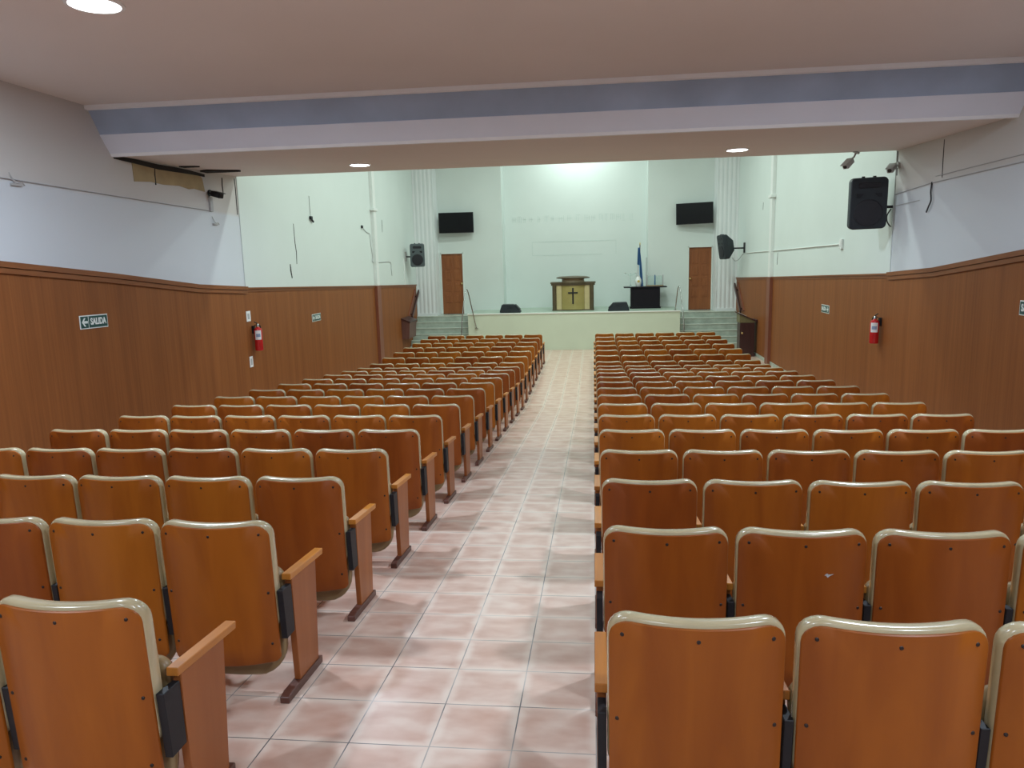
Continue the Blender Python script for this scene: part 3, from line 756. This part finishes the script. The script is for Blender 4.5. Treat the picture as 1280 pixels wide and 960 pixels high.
lc, rt_ = (4.125, 11.95, 3.55), (math.radians(5), math.radians(-1), math.radians(-6))
speaker(lc, .525, .76, .36, rt_, M['charcoal'], 'large black loudspeaker near the edge of the low ceiling, right', world_arm(lc, rt_, [(4.2, 12.15, 3.50), (4.40, 12.12, 3.50), (4.52, 12.08, 3.50)]))
def plate(x0, x1, y0, y1, z0, z1, parent_loc=None): pass

# ------------------------------------------------------------------ signs, extinguishers, wall fittings
def text_mesh(s, size):
    cu = bpy.data.curves.new('lettering', 'FONT'); cu.body = s; cu.size = size; cu.extrude = .0015; cu.align_x = 'CENTER'; cu.align_y = 'CENTER'; cu.offset = size*.03
    o = bpy.data.objects.new('lettering', cu); COL.objects.link(o)
    dg = bpy.context.evaluated_depsgraph_get(); me = bpy.data.meshes.new_from_object(o.evaluated_get(dg))
    bpy.data.objects.remove(o); me.materials.clear(); me.materials.append(M['signw'])
    return me
TXT = text_mesh('SALIDA', .105)
def exit_sign(side, y, z, lab, tilt=0):
    rz = PI/2 if side == 'left' else -PI/2
    x = X_L+.023 if side == 'left' else X_R-.023
    a = 1 if side == 'left' else -1                    # arrow end: nearer the camera
    r = thing('exit_sign', lab, 'sign', (x, y, z), (0, 0, 0), 'green exit signs')
    r.rotation_euler = (Matrix.Rotation(rz, 3, 'Z') @ Matrix.Rotation(tilt, 3, 'Y')).to_euler()
    # local: x along reading direction, -y towards the hall, z up
    bm = B(); box(bm, -.245, .245, -.008, 0, -.078, .078, .002); link('plate', bm, M['signw'], r)
    bm = B(); xs = (-.235, -.105) if a == 1 else (.105, .235); box(bm, xs[0], xs[1], -.0095, -.006, -.067, .067); link('arrow_panel', bm, M['green'], r)
    xt = (-.095, .235) if a == 1 else (-.235, .095); bm = B(); box(bm, xt[0], xt[1], -.0095, -.006, -.067, .067); link('text_panel', bm, M['green'], r)
    cx = (xs[0]+xs[1])/2
    bm = B()
    pts = [(-.045, 0), (-.005, .048), (.018, .048), (-.012, .014), (.052, .014), (.052, -.014), (-.012, -.014), (.018, -.048), (-.005, -.048)]
    if a == -1: pts = [(-u, v) for u, v in pts][::-1]
    prism(bm, [(cx+u, v) for u, v in pts], 'y', -.0125, -.009); link('arrow', bm, M['signw'], r)
    t = place('lettering', TXT, r, ((xt[0]+xt[1])/2, -.0105, 0), (PI/2, 0, 0)); t.scale = (.80, 1, 1)
exit_sign('left', 8.105, 2.27, 'green SALIDA sign with left arrow, large, on near left panelling', math.radians(1.2))
exit_sign('left', 15.13, 1.748, 'small distant green SALIDA sign on left panelling past the extinguisher')
exit_sign('right', 15.10, 1.742, 'small distant green SALIDA sign on right panelling left of extinguisher')
exit_sign('right', 8.185, 2.222, 'green SALIDA sign cut off by the right edge of photo')

def extinguisher(side, y, z0, h, lab, tags):
    s = 1 if side == 'left' else -1; x = (X_L+.023) if side == 'left' else (X_R-.023)
    r = thing('fire_extinguisher', lab, 'fire extinguisher', (x + s*.095, y, z0), group='fire extinguishers')
    R = .068
    bm = B(); lathe(bm, [(R*.9, 0), (R, .012), (R, h-.05), (R*.85, h-.018), (R*.4, h), (.022, h+.012)], n=24); link('cylinder', bm, M['red'], r, smooth=True)
    bm = B(); lathe(bm, [(.022, h+.010), (.022, h+.05), (.014, h+.06)], n=14); link('valve', bm, M['chrome'], r, smooth=True)
    bm = B(); tube(bm, [(0, .01, h+.055), (0, -.05, h+.085), (0, -.11, h+.10)], .009, 8); tube(bm, [(0, .0, h+.04), (0, -.05, h+.05), (0, -.10, h+.045)], .008, 8); link('handle', bm, M['black'], r)
    bm = B(); tube(bm, smooth_path([(0, .02, h+.04), (0, .08, h+.03), (s*.01, .095, h-.06), (s*.01, .085, h*.35), (s*.01, .08, h*.25)], 5), .010, 8); link('hose', bm, M['black'], r)
    # paper label wraps the side facing the camera and the hall
    bm = B(); n = 8; a0, a1 = (-PI*.62, -PI*.12) if side == 'left' else (-PI*.88, -PI*.38)
    for z_a, z_b in ((h*.48, h*.88),):
        ring = []
        for k in range(n+1):
            a = a0 + (a1-a0)*k/n; ring.append((R*1.012*math.cos(a), R*1.012*math.sin(a)))
        inner = [(px*.985, py*.985) for px, py in ring]
        prism(bm, ring + inner[::-1], 'z', z_a, z_b)
    o = link('paper_label', bm, M['white'], r, smooth=True, sharp=30)
    bm = B(); ring = []
    for k in range(n+1):
        a = a0+.25 + (a1-a0-.5)*k/n; ring.append((R*1.02*math.cos(a), R*1.02*math.sin(a)))
    prism(bm, ring + [(px*.985, py*.985) for px, py in ring][::-1], 'z', h*.60, h*.74); link('label_print', bm, M['ink'], o)
    bm = B(); box(bm, min(-s*.095, -s*.06), max(-s*.095, -s*.06), -.03, .03, h-.10, h+.03); link('wall_hook', bm, M['iron'], r)
extinguisher('left', 12.15, 1.42, .395, 'red fire extinguisher with white label on the left panelling', True)
extinguisher('right', 12.24, 1.40, .375, 'red fire extinguisher with white label on the right panelling', False)
for (y, z0, z1, yt, lab) in ((12.03, 1.93, 2.105, .075, 'small white plate on left panelling above the extinguisher'), (12.0, 1.15, 1.335, .06, 'small white tag on left panelling below the extinguisher')):
    bm = B(); box(bm, X_L+.022, X_L+.030, y-yt, y+yt, z0, z1, .002)
    r = tag(link('wall_plate', bm, M['white']), lab, 'sign')
    bm = B(); box(bm, X_L+.030, X_L+.032, y-yt*.5, y+yt*.4, z0+.04, z1-.04); link('print', bm, M['cable'], r)

def cable(pts, rad, m, lab, name='cable'):
    p0 = Vector(pts[0]); r = B(); tube(r, [Vector(p)-p0 for p in pts], rad, 6)
    return tag(link(name, r, M[m], None, p0, smooth=True), lab, 'cable' if name == 'cable' else 'pipe')
cable([(X_L+.014, 5.0, 3.83), (X_L+.014, 7.0, 3.795), (X_L+.014, 9.5, 3.74), (X_L+.014, 11.06, 3.712)], .006, 'cable', 'thin grey cable running along the near left wall')
cable([(X_R-.008, 7.0, 3.75), (X_R-.008, 8.65, 3.745), (X_R-.008, 10.8, 3.73), (X_R-.008, 12.03, 3.675)], .007, 'cable', 'thin grey cable running along the near right wall')
cable([(X_R-.006, 7.5, 3.835), (X_R-.006, 9.0, 3.82), (X_R-.006, 10.70, 3.805)], .005, 'cable', 'second thinner cable just above on the near right wall')
cable([(X_R-.012, 11.15, 3.53), (X_R-.012, 11.6, 3.515), (X_R-.012, 12.0, 3.505)], .004, 'cable', 'short thin cable from loudspeaker on near right wall')
cable(smooth_path([(X_R-.01, 10.79, 3.74), (X_R-.02, 10.785, 3.62), (X_R-.025, 10.75, 3.50), (X_R-.03, 10.80, 3.42), (X_R-.02, 10.88, 3.35)]), .010, 'dcable', 'black loose cable hanging on the near right wall')
cable(smooth_path([(XL2+.008, 15.2, 4.25), (XL2+.01, 15.2, 4.0), (XL2+.012, 15.2, 3.84)]), .006, 'cable', 'grey cable hanging to black fitting on left nave wall')
r = thing('wall_fitting', 'small black fitting with cable tail on left nave wall', 'fitting', (XL2, 15.2, 3.78))
bm = B(); box(bm, 0, .05, -.06, .03, -.01, .06, .008); link('body', bm, M['black'], r)
bm = B(); tube(bm, smooth_path([(.025, 0, 0), (.03, .05, -.03), (.03, .09, -.05)], 4), .02, 8); link('tail', bm, M['black'], r)
cable(smooth_path([(XL2+.015, 18.72, 3.73), (XL2+.015, 19.0, 3.64), (XL2+.015, 19.30, 3.58), (XL2+.012, 19.36, 3.3), (XL2+.012, 19.45, 3.03), (XL2+.012, 19.46, 2.86), (XL2+.012, 20.4, 2.86), (XL2+.012, 21.18, 2.845), (XL2+.012, 21.24, 2.65), (XL2+.012, 21.28, 2.46)], 4), .007, 'cable', 'grey cable trailing across left nave wall behind the conduit')
r = thing('wall_socket', 'small dark socket above the cable on left nave wall', 'socket', (XL2, 18.66, 3.76))
bm = B(); box(bm, 0, .04, -.05, .03, -.04, .03, .006); link('body', bm, M['iron'], r)
cable([(XL2+.012, 22.72, 2.95), (XL2+.012, 22.72, 2.13)], .022, 'conduit', 'white vertical conduit below the left nave loudspeaker', 'conduit')
cable([(XR2-.02, 22.8, 2.855), (XR2-.02, 19.2, 2.90), (XR2-.02, 14.42, 2.975)], .012, 'conduit', 'thin pale conduit running along the right nave wall', 'conduit')
r = thing('wall_socket', 'white socket at near end of conduit on right nave wall', 'socket', (XR2, 14.32, 2.98))
bm = B(); box(bm, -.04, 0, -.07, .07, -.09, .09, .008); link('body', bm, M['conduit'], r)
bm = B(); box(bm, -.046, -.038, -.04, .04, -.05, .05, .004); link('face', bm, M['white'], r)
cable(smooth_path([(4.505, 12.10, 3.47), (4.46, 12.12, 3.38), (4.46, 12.12, 3.30), (4.48, 12.10, 3.24), (4.508, 12.08, 3.20)]), .011, 'dcable', 'black cable looping below the large right loudspeaker bracket')
cable(smooth_path([(4.20, 23.42, 2.72), (4.28, 23.42, 2.62), (4.38, 23.38, 2.66), (4.46, 23.32, 2.78), (XR2-.012, 23.3, 2.84)]), .010, 'cable', 'grey cable looping under the right nave loudspeaker')
for side, xx, y, z in (('left', XL2, 23.0, 3.0), ('right', XR2, 23.2, 3.0), ):
    s = 1 if side == 'left' else -1
    bm = B(); box(bm, min(xx, xx+s*.03), max(xx, xx+s*.03), y-.08, y+.08, z-.14, z+.16, .006)
    tag(link('wall_bracket', bm, M['camw'] if side == 'left' else M['iron']), 'flat bracket plate holding the %s nave loudspeaker' % side, 'bracket')
# loose ceiling-rose remains on the near left wall
for (y, z, lab) in ((7.18, 3.76, 'small wire hook under the cable at far left edge'), (11.2, 3.53, 'bent wire hook on left wall beside the torn plaster')):
    bm = B(); tube(bm, smooth_path([(0, -.05, .10), (.02, -.03, .03), (.03, 0, 0), (.03, .07, .01), (.02, .12, -.015)], 4), .006, 6); box(bm, 0, .03, -.06, .08, -.03, -.005, .004)
    tag(link('wall_hook', bm, M['camw'], None, (X_L, y, z)), lab, 'hook')
def camera_unit(loc, rot, m, lab, stem):
    r = thing('security_camera', lab, 'camera', loc, rot, 'security cameras')
    bm = B(); box(bm, -.045, .045, -.11, .08, -.04, .04, .012); link('housing', bm, M[m], r)
    bm = B(); box(bm, -.052, .052, -.14, .06, .036, .046, .004); link('sun_hood', bm, M[m], r)
    bm = B(); lathe(bm, [(.03, 0), (.03, .012), (.018, .014)], n=16); bmesh.ops.rotate(bm, verts=bm.verts[:], cent=(0, 0, 0), matrix=Matrix.Rotation(PI/2, 3, 'X')); link('lens', bm, M['lens'], r, (0, -.10, 0), smooth=True)
    P = world_arm(loc, rot, stem)
    bm = B(); tube(bm, P, .014, 8); link('stem', bm, M[m], r)
    bm = B(); d = (P[-1]-P[-2]).normalized(); tube(bm, [P[-1]-d*.02, P[-1]], .05, 14); link('mount', bm, M[m], r)
camera_unit((3.80, 11.93, 4.15), (math.radians(35), 0, math.radians(-50)), 'camw', 'pale security camera hanging from low ceiling edge, right', [(3.81, 11.95, 4.17), (3.88, 11.95, 4.24), (3.91, 11.95, 4.31)])
camera_unit((4.42, 11.93, 4.06), (math.radians(28), 0, math.radians(-38)), 'camw', 'security camera in the corner above the large right loudspeaker', [(4.43, 11.96, 4.07), (4.49, 11.97, 4.09), (4.529, 11.97, 4.10)])
camera_unit((-5.72, 11.1, 3.95), (math.radians(15), 0, math.radians(70)), 'black', 'black security camera below torn ceiling corner, left wall', [(-5.75, 11.12, 3.95), (-5.81, 11.12, 3.97), (-5.849, 11.12, 3.98)])
tag(link('conduit', (lambda b: (box(b, X_L, X_L+.03, 11.08, 11.17, 3.70, 3.92, .004), b)[1])(B()), M['cable']), 'short grey conduit below black camera on the left wall', 'pipe')

# ------------------------------------------------------------------ lamps
def downlight(x, y, z, lab, rad=.14):
    r = thing('downlight', lab, 'ceiling light', (x, y, z), group='round ceiling downlights')
    bm = B(); lathe(bm, [(rad*1.18, 0), (rad*1.16, -.010), (rad*1.02, -.014), (rad, -.004)], n=32); link('ring', bm, M['lampring'], r, smooth=True)
    bm = B(); lathe(bm, [(rad*.99, -.004), (rad*.97, -.011), (rad*.5, -.014), (rad*.02, -.015)], n=32); o = link('diffuser', bm, M['lamp'], r, smooth=True); o['label'] = 'glowing white diffuser'
downlight(-3.54, 5.34, Z_CEIL, 'round glowing downlight at top left on high ceiling', .17)
downlight(-3.41, 11.0, 4.293, 'round glowing downlight on low ceiling, left of centre')
downlight(2.01, 11.02, 4.293, 'round glowing downlight on low ceiling, right of centre')
def light(kind, name, loc, power, col, rot=(0, 0, 0), **kw):
    d = bpy.data.lights.new(name, kind); d.energy = power; d.color = col
    for k, v in kw.items(): setattr(d, k, v)
    o = bpy.data.objects.new(name, d); o.location = loc; o.rotation_euler = rot; COL.objects.link(o); return o
COOL = (.72, .86, 1.0); WHITE = (1.0, .97, .95); GREENISH = (.86, 1.0, .94)
for x, y, pw in ((-3.54, 5.34, 132), (2.21, 5.34, 132), (-3.54, .6, 85), (2.21, .6, 85), (-.66, -1.6, 55)):
    light('AREA', 'downlight_lamp', (x, y, Z_CEIL-.03), pw, COOL, shape='DISK', size=.30)
for x, y in ((-3.41, 11.0), (2.01, 11.02)):
    light('AREA', 'downlight_lamp', (x, y, 4.265), 48, COOL, shape='DISK', size=.22)
for y in (13.9, 17.2, 20.6):
    for x in (-2.5, 1.2):
        light('AREA', 'nave_lamp', (x, y, Z_NAVE-.08), 94, GREENISH, shape='RECTANGLE', size=1.2, size_y=.3)
light('AREA', 'stage_lamp', (-.5, 24.55, Z_NAVE-.1), 75, GREENISH, shape='RECTANGLE', size=1.6, size_y=.3)

w = bpy.data.worlds.new('World'); scene.world = w; w.use_nodes = True
w.node_tree.nodes['Background'].inputs['Color'].default_value = (.5, .55, .6, 1); w.node_tree.nodes['Background'].inputs['Strength'].default_value = .05

# ------------------------------------------------------------------ camera and view
cd = bpy.data.cameras.new('Camera'); co = bpy.data.objects.new('Camera', cd); COL.objects.link(co)
cd.sensor_width = 36; cd.sensor_fit = 'HORIZONTAL'; cd.lens = F_PX/1280*36; cd.clip_start = .02; cd.clip_end = 200
co.matrix_world = Matrix(((RT.x, UP.x, -FW.x, CAM.x), (RT.y, UP.y, -FW.y, CAM.y), (RT.z, UP.z, -FW.z, CAM.z), (0, 0, 0, 1)))
scene.camera = co
vs = scene.view_settings; vs.view_transform = 'Standard'; vs.look = 'None'; vs.gamma = 1; vs.exposure = 0.10; vs.use_curve_mapping = False
